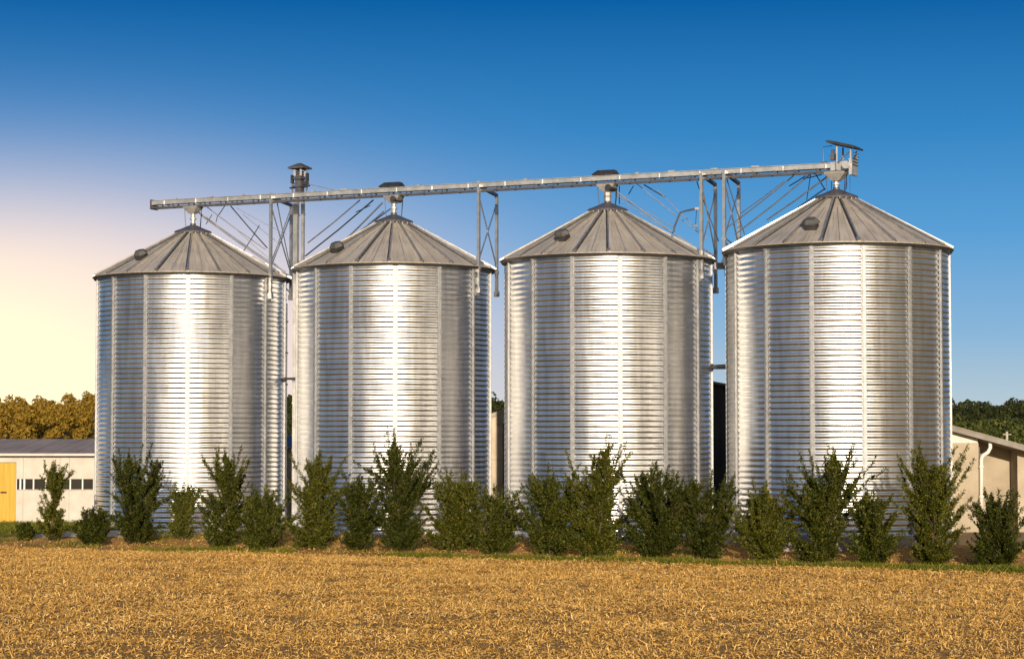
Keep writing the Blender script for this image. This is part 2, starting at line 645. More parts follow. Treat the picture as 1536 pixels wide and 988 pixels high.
    mb.obox(p + no * .08, (tan, sl, no), (.19, .17, .12))
    ha = mb.build('hatch', M['dark_steel'], root)
    mb = MB()
    hexp = [(math.cos(R_(60 * k)), math.sin(R_(60 * k))) for k in range(6)]
    lo = [p + no * .19 + tan * u * .30 + sl * v * .24 for u, v in hexp]
    mi = [p + no * .25 + tan * u * .30 + sl * v * .24 for u, v in hexp]
    hi = [p + no * .34 + tan * u * .20 + sl * v * .16 for u, v in hexp]
    nb = [p + no * .19, p + no * .345]
    mb.add(lo + mi + hi + nb, [(k, (k + 1) % 6, 6 + (k + 1) % 6, 6 + k) for k in range(6)] + [(6 + k, 6 + (k + 1) % 6, 12 + (k + 1) % 6, 12 + k) for k in range(6)],
           [(18, (k + 1) % 6, k) for k in range(6)] + [(19, 12 + k, 12 + (k + 1) % 6) for k in range(6)])
    mb.build('hood', M['hatch'], ha)
    s.update(root=root, top=zc + .40, zr=zr, Re=Re, view=view)


for i in range(4):
    make_silo(i)

# ------------------------------------------------------------------ conveyor
RP0 = np.array([silos[0]['x'], silos[0]['y'], 0])


def on_row(px, py, back=0.0):
    return hit(px, py, RP0 + ROWN * back, ROWN)


cA = on_row(231, 307.5)
cB = on_row(1268, 251)
print('conveyor', cA, cB)
ZC = (cA[2] + cB[2]) / 2
conv = thing('grain_conveyor', 'long galvanised overhead grain conveyor running across all four silo tops', 'conveyor', cA)


def cpt(px, dz=0.0, back=0.0):
    p = on_row(px, 280, back)
    t = np.dot(p - cA, ROWU) / np.dot(cB - cA, ROWU)
    z = cA[2] + (cB[2] - cA[2]) * t
    return np.array([p[0], p[1], z + dz])


mb = MB()
UPZ = np.array([0, 0, 1.0])
mb.beam(cA + UPZ * .06, cB + UPZ * .06, .34, .15)
mb.beam(cA + UPZ * .145, cB + UPZ * .145, .42, .018)
L = np.linalg.norm(cB - cA)
k = 0.6
while k < L:
    p = cA + (cB - cA) * (k / L)
    mb.obox(p + UPZ * .06, (ROWU, ROWN, UPZ), (.02, .20, .095))
    if random.random() < .5:
        mb.obox(p + ROWU * random.uniform(.3, .9) + UPZ * .18, (ROWU, ROWN, UPZ), (random.uniform(.05, .16), .07, .03))
    k += 1.5
mb.build('trough', M['trough'], conv)
mb = MB()
for sd in (-.17, .17):
    mb.beam(cA - UPZ * .125 + ROWN * sd, cB - UPZ * .125 + ROWN * sd, .04, .07)
k = .3
while k < L:
    p = cA + (cB - cA) * (k / L)
    for sd in (-.17, .17):
        mb.obox(p - UPZ * .05 + ROWN * sd, (ROWU, ROWN, UPZ), (.025, .02, .055))
    k += .75
mb.obox(cA, (ROWU, ROWN, UPZ), (.03, .22, .19))
mb.build('bottom_rail', M['cap'], conv)

for i, spx in enumerate((290, 589, 909, 1257)):
    s = silos[i]
    p = cpt(spx)
    p[:2] = (s['x'], s['y'])
    p[2] = cpt(spx)[2] - .10
    mb = MB()
    # flat sided hopper
    def ring(hx, hy, z):
        return [p + ROWU * hx * a + ROWN * hy * b + UPZ * z for a, b in ((-1, -1), (1, -1), (1, 1), (-1, 1))]
    r0, r1, r2 = ring(.34 if i < 3 else .36, .23, -.04), ring(.30 if i < 3 else .34, .21, -.12), ring(.12, .12, -.34 if i == 3 else -.32)
    mb.hexa(r1 + r0)
    mb.hexa(r2 + [q - UPZ * .002 for q in r1])
    mb.tube([p + UPZ * -.33, (p[0], p[1], s['top'] - .02)], .085 if i != 2 else .13, 12) if i < 3 else mb.tube([p + UPZ * -.33, (p[0], p[1], s['top'] - .02)], .065, 12)
    mb.lathe((p[0], p[1], (p[2] - .34 + s['top']) / 2), [(.09, -.03), (.13, -.03), (.13, .03), (.09, .03)], 12)
    mb.build('discharge_spout', M['trough'], conv)
    for a_, b_ in ((-.33, -.1), (.33, .1), (.22, .25)):
        mb = MB()
        q0 = p + ROWU * a_ + ROWN * b_
        q1 = np.array([p[0], p[1], s['top'] - .28]) + ROWU * a_ * .75 + ROWN * b_
        mb.tube([q0, (q0 + q1) / 2 + ROWU * .04 * a_, q1], .014, 5)
        mb.build('hanger_rod', M['dark_steel'], conv)

# dark hoods over the trough
for px0, px1 in ((573, 603), (892, 925)):
    a = cpt(px0, .17)
    b = cpt(px1, .17)
    m_ = .07
    mb = MB()
    for z0_, z1_, ins0, ins1, w0, w1 in ((.0, .04, 0, 0, .25, .25), (.041, .18, 0, .16, .25, .12)):
        lo = [a + ROWU * ins0 - ROWN * w0, b - ROWU * ins0 - ROWN * w0, b - ROWU * ins0 + ROWN * w0, a + ROWU * ins0 + ROWN * w0]
        hi = [a + ROWU * ins1 - ROWN * w1, b - ROWU * ins1 * .4 - ROWN * w1, b - ROWU * ins1 * .4 + ROWN * w1, a + ROWU * ins1 + ROWN * w1]
        mb.hexa([v + UPZ * z0_ for v in lo] + [v + UPZ * z1_ for v in hi])
    mb.build('drive_hood', M['hood'], conv)
    mb = MB()
    g = cpt(px1 - 8, -.28)
    mb.tube([g - ROWN * .3, g + ROWN * .25], .11, 12)
    mb.obox(g + ROWN * .1 + UPZ * .1, (ROWU, ROWN, UPZ), (.10, .16, .10))
    mb.build('gearmotor', M['dark_steel'], conv)

# drive head with its tilted canopy over the last silo
hb = cpt(1262)
mb = MB()
mb.obox(hb + UPZ * .03, (ROWU, ROWN, UPZ), (.30, .20, .14))
mb.obox(hb + ROWU * .42 + UPZ * -.02, (ROWU, ROWN, UPZ), (.05, .32, .27))
mb.tube([hb + ROWU * .3 - ROWN * .45 + UPZ * .02, hb + ROWU * .3 + ROWN * .4 + UPZ * .02], .12, 12)
mb.build('drive_head', M['trough'], conv)
mb = MB()
for a_, b_, h_ in ((-.05, -.30, .70), (.42, -.30, .55), (-.05, .34, .70), (.42, .34, .55)):
    mb.beam(hb + ROWU * a_ + ROWN * b_ - UPZ * .1, hb + ROWU * a_ + ROWN * b_ + UPZ * h_, .05, .05)
mb.beam(hb + ROWU * -.05 - ROWN * .30 + UPZ * .1, hb + ROWU * .42 - ROWN * .30 + UPZ * .5, .035, .035)
mb.beam(hb + ROWU * .42 - ROWN * .30 + UPZ * .1, hb + ROWU * .42 + ROWN * .34 + UPZ * .45, .035, .035)
for q in range(5):
    z_ = .05 + q * .1
    mb.beam(hb + ROWU * .50 - ROWN * .30 + UPZ * z_, hb + ROWU * .50 + ROWN * .3 + UPZ * z_, .02, .02)
mb.tube([hb + ROWU * -.62 + UPZ * .16, hb + ROWU * -.62 + UPZ * .72, hb + ROWU * -.30 + UPZ * .74], .015, 6)
mb.obox(hb + ROWU * -.60 + UPZ * .2, (ROWU, ROWN, UPZ), (.10, .06, .03))
mb.tube([hb + ROWU * -.28 + UPZ * .28, hb + ROWU * -.28 + UPZ * .62], .05, 8)
mb.obox(hb + ROWU * -.28 + UPZ * .36, (ROWU, ROWN, UPZ), (.08, .08, .10))
mb.build('canopy_frame', M['cap'], conv)
mb = MB()
d0 = ROWU * math.cos(R_(15)) - UPZ * math.sin(R_(15))
n0 = ROWU * math.sin(R_(15)) + UPZ * math.cos(R_(15))
mb.obox(hb + ROWU * .12 + UPZ * .72, (d0, ROWN, n0), (.50, .48, .03))
mb.obox(hb + ROWU * .12 + UPZ * .765, (d0, ROWN, n0), (.42, .42, .010))
mb.build('canopy', M['hood'], conv)

# stay cables and chutes between the conveyor and the roofs / elevator legs
stays = [  # (x0,y0,x1,y1,radius, steel?)
    (297, 318, 428, 408, .030, 1), (300, 322, 408, 398, .022, 1), (311, 311, 398, 374, .022, 1), (346, 309, 401, 372, .028, 0), (310, 326, 375, 372, .018, 1),
    (355, 312, 430, 352, .010, 1), (389, 338, 362, 382, .020, 0), (337, 309, 326, 325, .020, 0), (318, 322, 309, 336, .018, 0), (326, 325, 324, 333, .015, 0),
    (364, 321, 420, 366, .014, 1), (350, 340, 418, 400, .014, 1), (415, 300, 434, 395, .022, 0), (437, 310, 408, 390, .024, 1),
    (540, 300, 462, 364, .028, 1), (560, 300, 458, 384, .030, 0), (574, 304, 505, 372, .034, 1), (576, 317, 527, 357, .030, 1), (590, 310, 548, 340, .022, 0), (555, 308, 534, 318, .018, 0),
    (462, 276, 548, 294, .016, 1),
    (918, 282, 1050, 378, .026, 1), (921, 290, 1010, 340, .018, 1), (953, 274, 1052, 352, .018, 1), (966, 277, 998, 296, .024, 0), (985, 284, 1062, 358, .014, 1), (950, 279, 943, 291, .02, 0), (929, 279, 929, 306, .018, 0),
    (930, 300, 1040, 368, .012, 1), (1045, 272, 1078, 362, .018, 0), (1090, 268, 1117, 352, .020, 0),
    (1190, 264, 1090, 342, .024, 1), (1176, 272, 1111, 320, .018, 1), (1216, 261, 1102, 352, .028, 1), (1245, 262, 1150, 330, .030, 1), (1236, 284, 1130, 356, .026, 0), (1208, 264, 1184, 279, .020, 0),
    (1224, 262, 1238, 285, .020, 0), (1216, 262, 1210, 300, .016, 0), (1247, 262, 1247, 284, .012, 0), (1270, 255, 1270, 284, .010, 0), (1275, 255, 1275, 287, .008, 1),
    (1232, 262, 1205, 268, .02, 0)]
for (x0, y0, x1, y1, r, st) in stays:
    mb = MB()
    p0 = on_row(x0, y0, .35)
    p1 = on_row(x1, y1, .9)
    mid = (p0 + p1) / 2 - UPZ * .02 * np.linalg.norm(p1 - p0) * .5
    mb.tube([p0, mid, p1], r * .9, 6)
    mb.build('stay_rod', M['steel'] if st else M['dark_steel'], conv)

# ------------------------------------------------------------------ support trestles
tre_labels = [
    'galvanised cross-braced trestle clamped to the right shoulder of the silo nearest the barn',
    'galvanised cross-braced trestle standing alone in the gap right of the elevator-side silo',
    'galvanised cross-braced trestle clamped to the silo with the davit arm, left of its close twin',
    'galvanised cross-braced trestle touching the left edge of the largest silo\'s roof']
tre = [(406.5, 296, 448, 437, 308, 450, 2.4), (718, 279, 439, 745, 293, 445, 2.4), (1052, 262, 418, 1073, 277, 440, 2.0), (1086, 258, 398, 1108, 275, 396, 2.0)]
for i, (xa, ya, yb, xb, yc, yd, back) in enumerate(tre):
    f0 = -.24
    top = on_row(xa, ya, f0)
    bot = on_row(xa, yb, f0)
    bot[:2] = top[:2]
    t2 = on_row(xb, yc, back)
    b2 = on_row(xb, yd, back)
    b2[:2] = t2[:2]
    root = thing('support_trestle', tre_labels[i], 'trestle', bot, 'conveyor trestles')
    for (q0, q1) in ((top, bot), (t2, b2)):
        mb = MB()
        mb.beam(q0 + UPZ * .05, q1, .10, .10, ROWU)
        mb.obox(q1 + UPZ * .1, (ROWU, ROWN, UPZ), (.085, .07, .10))
        mb.obox(q1 + UPZ * .9, (ROWU, ROWN, UPZ), (.075, .06, .05))
        mb.build('post', M['steel'], root)
    mb = MB()
    mb.beam(top, t2, .10, .11)
    mb.build('arm', M['dark_steel'], root)
    mb = MB()
    h = top[2] - bot[2]
    za = lambda q, f_: q - UPZ * h * f_
    for f0_, f1_ in ((.08, .70), (.70, .08)):
        mb.beam(za(top, f0_), za(t2, f1_), .04, .04)
    mb.beam(za(top, .70), za(t2, .72), .04, .04)
    if i in (0, 2, 3):
        mb.beam(za(top, .72), za(t2, .9), .035, .035)
    mb.build('brace', M['steel'], root)
    # clamps onto the silo wall
    if i != 3:
        s = silos[min(i, 2)]
        c = np.array([s['x'], s['y'], 0])
        for z_ in (bot[2] + .02, bot[2] + .42, bot[2] + .85):
            mb = MB()
            q = np.array([bot[0], bot[1], z_])
            dv = c - np.array([q[0], q[1], 0])
            ln = np.linalg.norm(dv)
            dv /= ln
            e = q + dv * (ln - s['R'] - .02)
            mb.beam(q, e, .05, .07)
            mb.obox(e + UPZ * .0 - dv * .04, (dv, np.cross(dv, UPZ), UPZ), (.03, .14, .12))
            mb.build('clamp', M['stiff'], root)
    else:
        mb = MB()
        q = bot
        mb.beam(q + UPZ * .1, q + np.array([.55, .5, .1]), .10, .16)
        mb.obox(q + np.array([.1, 0, -.15]), ((1, 0, 0), (0, 1, 0), (0, 0, 1)), (.09, .09, .22))
        mb.beam(q - np.array([.35, 0, 0.02]), q + np.array([.0, .0, -.02]), .12, .22)
        mb.build('clamp', M['cap'], root)

# ------------------------------------------------------------------ bucket elevator between first and second silo
BK = 1.3
e0 = on_row(444.5, 300, BK)
e1 = on_row(454.5, 300, BK)
ec = (e0 + e1) / 2
root = thing('bucket_elevator', 'tall twin-leg bucket elevator with capped head rising between two silos', 'bucket elevator', (ec[0], ec[1], .3))
for q, r in ((e0, .09), (e1, .06)):
    mb = MB()
    zt = on_row(447, 292, BK)[2]
    mb.beam((q[0], q[1], .3), (q[0], q[1], zt), r * 2, r * 1.7, ROWN)
    z_ = 1.5
    while z_ < zt:
        mb.obox((q[0], q[1], z_), (ROWU, ROWN, UPZ), (r + .018, r + .012, .02))
        z_ += 1.8
    mb.build('leg', M['trough'], root)
zh0 = on_row(447, 296, BK)[2]
zh1 = on_row(447, 253, BK)[2]
mb = MB()
mb.obox((ec[0], ec[1], (zh0 + zh1) / 2 - .05), (ROWU, ROWN, UPZ), (.125, .13, (zh1 - zh0) / 2 - .06))
mb.obox((ec[0], ec[1], zh0 + .42), (ROWU, ROWN, UPZ), (.20, .20, .04))
mb.obox((ec[0], ec[1], zh0 + .72), (ROWU, ROWN, UPZ), (.19, .19, .03))
for a_, b_ in ((-1, -1), (1, -1), (1, 1), (-1, 1)):
    q = ec + ROWU * a_ * .14 + ROWN * b_ * .14
    mb.beam((q[0], q[1], zh1 - .3), (q[0], q[1], zh1), .08, .08)
mb.build('head', M['cap'], root)
mb = MB()
for q_ in range(4):
    mb.obox((ec[0], ec[1], zh1 - .12 - q_ * .11), (ROWU, ROWN, UPZ), (.145, .15, .012))
mb.build('louvre', M['dark_steel'], root)
mb = MB()
q = np.array([ec[0], ec[1], 0])
zb = zh1
lo = [q + ROWU * a_ * .34 + ROWN * b_ * .34 + UPZ * (zb - .02) for a_, b_ in ((-1, -1), (1, -1), (1, 1), (-1, 1))]
mi = [v + UPZ * .05 for v in lo]
hi = [q + ROWU * a_ * .06 + ROWN * b_ * .06 + UPZ * (zb + .20) for a_, b_ in ((-1, -1), (1, -1), (1, 1), (-1, 1))]
mb.hexa(lo + mi)
mb.hexa([v + UPZ * .002 for v in mi] + hi)
mb.build('cap', M['hatch'], root)
for sg, zz_ in ((-1, .66), (1, .70)):
    mb = MB()
    q = np.array([ec[0], ec[1], zh0 + zz_]) + ROWU * sg * .34
    mb.obox(q + UPZ * .05, (ROWU, ROWN, UPZ), (.045, .06, .16))
    mb.beam(q - ROWU * sg * .02 - UPZ * .12, q - ROWU * sg * .25 - UPZ * .12, .04, .04)
    mb.tube([q - UPZ * .12, q - UPZ * .30 + ROWU * sg * .02, q - UPZ * .45 - ROWU * sg * .03, q - UPZ * .6 - ROWU * sg * .0], .022, 6)
    mb.obox(q - UPZ * .28, (ROWU, ROWN, UPZ), (.10, .05, .03))
    if sg > 0:
        mb.tube([q + UPZ * .2, q + UPZ * .45], .012, 6)
        mb.obox(q + UPZ * .42, (ROWU, ROWN, UPZ), (.03, .03, .05))
        mb.obox(q - UPZ * .18 - ROWU * .1, (ROWU, ROWN, UPZ), (.13, .08, .05))
    mb.build('aerial', M['dark_steel'], root)

# davit arm on the third roof
p0 = on_row(1011, 342, -.2)
p1 = on_row(1020, 319, -.2)
p2 = on_row(1030, 316, -.2)
p3 = on_row(1045, 313, -.2)
p4 = on_row(1043, 339, -.2)
root = thing('davit_arm', 'small bent davit arm with a hanging line on a silo roof slope', 'davit', p0)
mb = MB()
mb.tube([p0 - UPZ * .15, p0, p1, p2, p3], .035, 8)
mb.obox(p3, ((1, 0, 0), (0, 1, 0), (0, 0, 1)), (.07, .05, .04))
mb.build('arm', M['cap'], root)
mb = MB()
mb.tube([p3, p4], .012, 5)
mb.obox(p4, ((1, 0, 0), (0, 1, 0), (0, 0, 1)), (.07, .05, .035))
mb.build('hook_line', M['dark_steel'], root)

# link pipes between the silos
for (x0, y0, x1, y1, r, b_, lab) in ((1050, 551, 1110, 549, .085, .9, 'dark link pipe spanning the gap to the largest silo, above a dark barn'),
                                    (415, 568, 460, 567.5, .05, .9, 'thin link pipe spanning the gap below the bucket elevator')):
    p0 = on_row(x0, y0, b_)
    p1 = on_row(x1, y1, b_)
    mb = MB()
    mb.tube([p0, (p0 + p1) / 2, p1], [r * .7, r, r], 10)
    for t_ in (.3, .7):
        q = p0 + (p1 - p0) * t_
        dd = (p1 - p0) / np.linalg.norm(p1 - p0)
        mb.tube([q - dd * .03, q + dd * .03], r * 1.35, 10)
    o = mb.build('link_pipe', M['dark_steel'])
    tag(o, lab, 'pipe')
# thin vertical cable pipe in the gap of the first two silos
p0 = on_row(430.5, 455, 1.0)
p1 = np.array([p0[0], p0[1], .3])
mb = MB()
mb.tube([p1, p0], .022, 6)
for z_ in np.arange(1, p0[2], 1.2):
    mb.obox((p0[0], p0[1], z_), (ROWU, ROWN, UPZ), (.04, .04, .03))
tag(mb.build('conduit', M['dark_steel']), 'thin dark vertical conduit hugging the edge of the silo nearest the barn', 'conduit')

# ------------------------------------------------------------------ buildings
# --- left barn
YB = 86.0
xl, xr = P(-190, 700, YB)[0], P(260, 700, YB)[0]
zE = P(70, 681, YB)[2]
zR = P(70, 658, YB + 6)[2]
barn = thing('barn', 'long low cream barn with mauve-grey roof and orange door left of the silos', 'barn', ((xl + xr) / 2, YB, .3))
wz0, wz1 = P(70, 733.5, YB)[2], P(70, 718, YB)[2]
dx0, dx1 = P(-26, 740, YB)[0], P(24, 740, YB)[0]
dz1 = P(10, 693, YB)[2]
wx1 = P(139.5, 725, YB)[0]
mb = MB()
mb.box((xl, YB, .1), (dx0, YB + .2, zE))
mb.box((dx0, YB, dz1), (dx1, YB + .2, zE))
mb.box((dx1, YB, .1), (xr, YB + .2, wz0))
mb.box((dx1, YB, wz1), (xr, YB + .2, zE))
mb.box((wx1, YB + .001, wz0), (xr, YB + .199, wz1))
mb.box((xl, YB + .201, .1), (xl + .2, YB + 12, zE))
mb.box((xr - .2, YB + .201, .1), (xr, YB + 12, zE))
mb.box((xl + .2, YB + 11.8, .1), (xr - .2, YB + 12, zE))
mb.build('wall', M['plaster'], barn)
mb = MB()
for px in (35, 90, 104, 150):
    x = P(px, 700, YB)[0]
    mb.box((x - .012, YB - .006, .32), (x + .012, YB - .001, wz0 - .06))
    mb.box((x - .012, YB - .006, wz1 + .04), (x + .012, YB - .001, zE - .03))
mb.box((dx1 + .03, YB - .008, wz0 - .05), (wx1, YB - .001, wz0))
mb.build('joint_strip', M['concrete'], barn)
mb = MB()
ov = .3
mb.hexa([(xl - ov, YB - ov, zE - .02), (xr + ov, YB - ov, zE - .02), (xr + ov, YB + 6, zR - .08), (xl - ov, YB + 6, zR - .08),
         (xl - ov, YB - ov, zE + .05), (xr + ov, YB - ov, zE + .05), (xr + ov, YB + 6, zR), (xl - ov, YB + 6, zR)])
mb.hexa([(xl - ov, YB + 6.001, zR - .08), (xr + ov, YB + 6.001, zR - .08), (xr + ov, YB + 12 + ov, zE - .02), (xl - ov, YB + 12 + ov, zE - .02),
         (xl - ov, YB + 6.001, zR), (xr + ov, YB + 6.001, zR), (xr + ov, YB + 12 + ov, zE + .05), (xl - ov, YB + 12 + ov, zE + .05)])
x = xl
while x < xr:
    mb.hexa([(x, YB - ov - .01, zE + .045), (x + .05, YB - ov - .01, zE + .045), (x + .05, YB + 5.98, zR - .005), (x, YB + 5.98, zR - .005),
             (x, YB - ov - .01, zE + .06), (x + .05, YB - ov - .01, zE + .06), (x + .05, YB + 5.98, zR + .01), (x, YB + 5.98, zR + .01)])
    x += .9
mb.build('roof', M['slate'], barn)
mb = MB()
mb.beam((xl - ov, YB - ov - .06, zE - .02), (xr + ov, YB - ov - .06, zE - .02), .10, .07)
mb.build('gutter', M['plaster_w'], barn)
mb = MB()
mb.box((dx0 + .02, YB + .05, .22), (dx1 - .02, YB + .1, dz1 - .02))
for k in range(1, 5):
    x = dx0 + (dx1 - dx0) * k / 5
    mb.box((x - .01, YB + .035, .25), (x + .01, YB + .049, dz1 - .04))
dr = mb.build('door', M['door'], barn)
mb = MB()
xh = P(5, 740, YB)[0]
zh = P(5, 738, YB)[2]
mb.box((xh - .12, YB + .0, zh - .03), (xh + .12, YB + .034, zh + .03))
mb.build('handle', M['timber'], dr)
cells = [(25, 29), (31.5, 35), (37.5, 49)] + [(51 + 18.4 * k, 51 + 18.4 * k + 16.4) for k in range(5)]
for (a_, b_) in cells:
    xa, xb = P(a_, 725, YB)[0], min(P(b_, 725, YB)[0], wx1 - .01)
    mb = MB()
    mb.box((xa, YB + .09, wz0 + .02), (xb, YB + .11, wz1 - .02))
    w_ = mb.build('window', M['glass'], barn)
edges = [(24, 25)] + [(cells[k][1], cells[k + 1][0]) for k in range(len(cells) - 1)] + [(cells[-1][1], 145)]
for (a_, b_) in edges:
    xa, xb = P(a_, 725, YB)[0], min(P(b_, 725, YB)[0], wx1)
    if xb - xa > .005:
        mb = MB()
        mb.box((xa, YB + .03, wz0 + .001), (xb, YB + .12, wz1 - .001))
        mb.build('mullion', M['white_paint'], barn)
mb = MB()
mb.box((dx1 + .05, YB + .15, wz0 - .1), (wx1, YB + .18, wz1 + .1))
mb.build('window_backing', M['charcoal'], barn)

# --- building seen between 2nd and 3rd silo
YM = 85.0
xa, xb = P(690, 650, YM)[0], P(800, 650, YM)[0]
za, zb_ = P(734, 627, YM)[2], P(757, 619, YM)[2]
sl = (zb_ - za) / (P(757, 650, YM)[0] - P(734, 650, YM)[0])
bb = thing('concrete_building', 'pale stained concrete building glimpsed in the gap of the two hooded silos', 'building', ((xa + xb) / 2, YM, .3))
x0_ = P(734, 650, YM)[0]
mb = MB()
zl, zr_ = za + sl * (xa - x0_), za + sl * (xb - x0_)
mb.hexa([(xa, YM, .1), (xb, YM, .1), (xb, YM + 8, .1), (xa, YM + 8, .1), (xa, YM, zl), (xb, YM, zr_), (xb, YM + 8, zr_), (xa, YM + 8, zl)])
mb.build('wall', M['beige2'], bb)
mb = MB()
mb.hexa([(xa - .1, YM - .08, zl + .002), (xb + .1, YM - .08, zr_ + .002), (xb + .1, YM + 8.1, zr_ + .002), (xa - .1, YM + 8.1, zl + .002),
         (xa - .1, YM - .08, zl + .16), (xb + .1, YM - .08, zr_ + .16), (xb + .1, YM + 8.1, zr_ + .16), (xa - .1, YM + 8.1, zl + .16)])
xv = P(749, 650, YM)[0]
mb.box((xv - .1, YM - .05, zl + .1), (xv + .16, YM + .3, zl + .42))
mb.build('roof', M['beige'], bb)
mb = MB()
zj = P(740, 689, YM)[2]
mb.box((xa, YM - .012, zj - .02), (xb, YM - .002, zj + .02))
mb.build('joint_strip', M['concrete'], bb)
mb = MB()
xd = P(756, 650, YM)[0]
mb.tube([(xd, YM - .07, .3), (xd, YM - .07, zl + .2)], .055, 8)  # dark upright tube drawn for the dark line near this edge
mb.build('downpipe', M['dark_steel'], bb)

# --- dark barn between 3rd and 4th silo
YD = 90.0
xa, xb = P(1020, 650, YD)[0], P(1140, 650, YD)[0]
zl, zr_ = P(1066, 574, YD)[2] + .25, P(1094, 579, YD)[2] - .3
bb = thing('dark_barn', 'tall dark barn glimpsed in the gap left of the largest silo', 'barn', ((xa + xb) / 2, YD, .3))
mb = MB()
mb.hexa([(xa, YD, .1), (xb, YD, .1), (xb, YD + 10, .1), (xa, YD + 10, .1), (xa, YD, zl), (xb, YD, zr_), (xb, YD + 10, zr_), (xa, YD + 10, zl)])
x = xa + .3
while x < xb:
    mb.box((x, YD - .02, .2), (x + .04, YD - .001, min(zl, zr_) - .1))
    x += .35
mb.build('wall', M['charcoal'], bb)
mb = MB()
mb.hexa([(xa - .2, YD - .3, zl + .002), (xb + .2, YD - .3, zr_ + .002), (xb + .2, YD + 10.2, zr_ + .002), (xa - .2, YD + 10.2, zl + .002),
         (xa - .2, YD - .3, zl + .1), (xb + .2, YD - .3, zr_ + .1), (xb + .2, YD + 10.2, zr_ + .1), (xa - .2, YD + 10.2, zl + .1)])
mb.build('roof', M['dark_steel'], bb)

# --- low shed and blue tank between 1st and 2nd silo
YS = 88.0
xa, xb = P(395, 700, YS)[0], P(480, 700, YS)[0]
zs = P(435, 674, YS)[2]
bb = thing('low_shed', 'low beige rendered shed glimpsed below the blue tank in a silo gap', 'shed', ((xa + xb) / 2, YS, .3))
mb = MB()
mb.box((xa, YS, .1), (xb, YS + 5, zs))
mb.build('wall', M['beige2'], bb)
mb = MB()
mb.box((xa - .15, YS - .2, zs + .002), (xb + .15, YS + 5.2, zs + .10))
mb.build('roof', M['roof2'], bb)
pt = P(437, 672, YS + 8)
mb = MB()
zt = P(437, 654, YS + 8)[2]
mb.lathe((pt[0], pt[1], 0), [(.0, .3), (.42, .3), (.44, .6), (.42, 1.8), (.44, 1.85), (.42, zt - .15), (.36, zt - .03), (.14, zt), (.14, zt + .06), (.001, zt + .06)], 24)
tag(mb.build('tank', M['blue'], None, True), 'blue cylindrical tank glimpsed in the gap below the bucket elevator', 'tank')

# --- right building
YR = 78.0
bb = thing('gable_building', 'beige rendered building with sloping grey roof and white downpipe right of the silos', 'building', (P(1460, 700, YR)[0], YR, .3))


def X(px, y=YR):
    return P(px, 700, y)[0]


def Zr(px, y=YR):   # roof underside line
    return P(px, 645.5 + (px - 1422) * .272, y)[2]


mb = MB()
xw0, xw1 = X(1380), X(1468)
mb.hexa([(xw0, YR, .1), (xw1, YR, .1), (xw1, YR + 12, .1), (xw0, YR + 12, .1), (xw0, YR, P(1422, 664, YR)[2]), (xw1, YR, P(1422, 664, YR)[2]),
         (xw1, YR + 12, P(1422, 664, YR)[2]), (xw0, YR + 12, P(1422, 664, YR)[2])])
Y2 = YR + 1.6
mb.hexa([(xw1 + .001, Y2, .1), (X(1520, Y2), Y2, .1), (X(1520, Y2), YR + 12, .1), (xw1 + .001, YR + 12, .1),
         (xw1 + .001, Y2, Zr(1468)), (X(1520, Y2), Y2, Zr(1521)), (X(1520, Y2), YR + 12, Zr(1521)), (xw1 + .001, YR + 12, Zr(1468))])
mb.hexa([(X(1531), YR + .5, .1), (X(1640), YR + .5, .1), (X(1640), YR + 12, .1), (X(1531), YR + 12, .1),
         (X(1531), YR + .5, Zr(1531)), (X(1640), YR + .5, Zr(1640)), (X(1640), YR + 12, Zr(1640)), (X(1531), YR + 12, Zr(1531))])
mb.build('wall', M['beige'], bb)
mb = MB()
zb0 = P(1422, 664, YR)[2] + .002
mb.hexa([(xw0, YR + .03, zb0), (xw1 - .02, YR + .03, zb0), (xw1 - .02, YR + .2, zb0), (xw0, YR + .2, zb0),
         (xw0, YR + .03, Zr(1380)), (xw1 - .02, YR + .03, Zr(1467)), (xw1 - .02, YR + .2, Zr(1467)), (xw0, YR + .2, Zr(1380))])
mb.build('gable_board', M['plaster_w'], bb)
mb = MB()
mb.box((X(1520, Y2) + .001, YR + 2.5, .1), (X(1531) + .3, YR + 2.6, Zr(1535)))  # dark panel standing in for the shade inside the open doorway
mb.build('recess_shade_panel', M['charcoal'], bb)
mb = MB()
yo = YR - .45
xa, xb = X(1340), X(1660)
za, zb_ = Zr(1340), Zr(1660)
th = .16
mb.hexa([(xa, yo, za), (xb, yo, zb_), (xb, YR + 13, zb_), (xa, YR + 13, za), (xa, yo, za + th), (xb, yo, zb_ + th), (xb, YR + 13, zb_ + th), (xa, YR + 13, za + th)])
k = 0
while k < 40:   # corrugated edge
    y = yo - .02 + k * .35
    mb.hexa([(xa, y, za + th + .001), (xb, y, zb_ + th + .001), (xb, y + .12, zb_ + th + .001), (xa, y + .12, za + th + .001),
             (xa, y, za + th + .05), (xb, y, zb_ + th + .05), (xb, y + .12, zb_ + th + .05), (xa, y + .12, za + th + .05)])
    k += 1
mb.build('roof', M['roof2'], bb)
mb = MB()
yp = YR - .1
pts = [P(1481, 657, yp), P(1485, 662, yp), P(1485.5, 671, yp), P(1482, 678, yp), P(1475, 682.5, yp), P(1472.5, 686, yp), P(1472, 690, yp), P(1472, 794, yp)]
mb.tube(pts, .07, 12)
for py in (700, 745, 785):
    q = P(1472, py, yp)
    mb.obox(q, ((1, 0, 0), (0, 1, 0), (0, 0, 1)), (.085, .085, .03))
mb.build('downpipe', M['white_paint'], bb, True)
mb = MB()
mb.box((xw1 + .0015, YR + .03, .3), (xw1 + .05, YR + .08, Zr(1475) - .25))
mb.build('corner_strip', M['dark_steel'], bb)
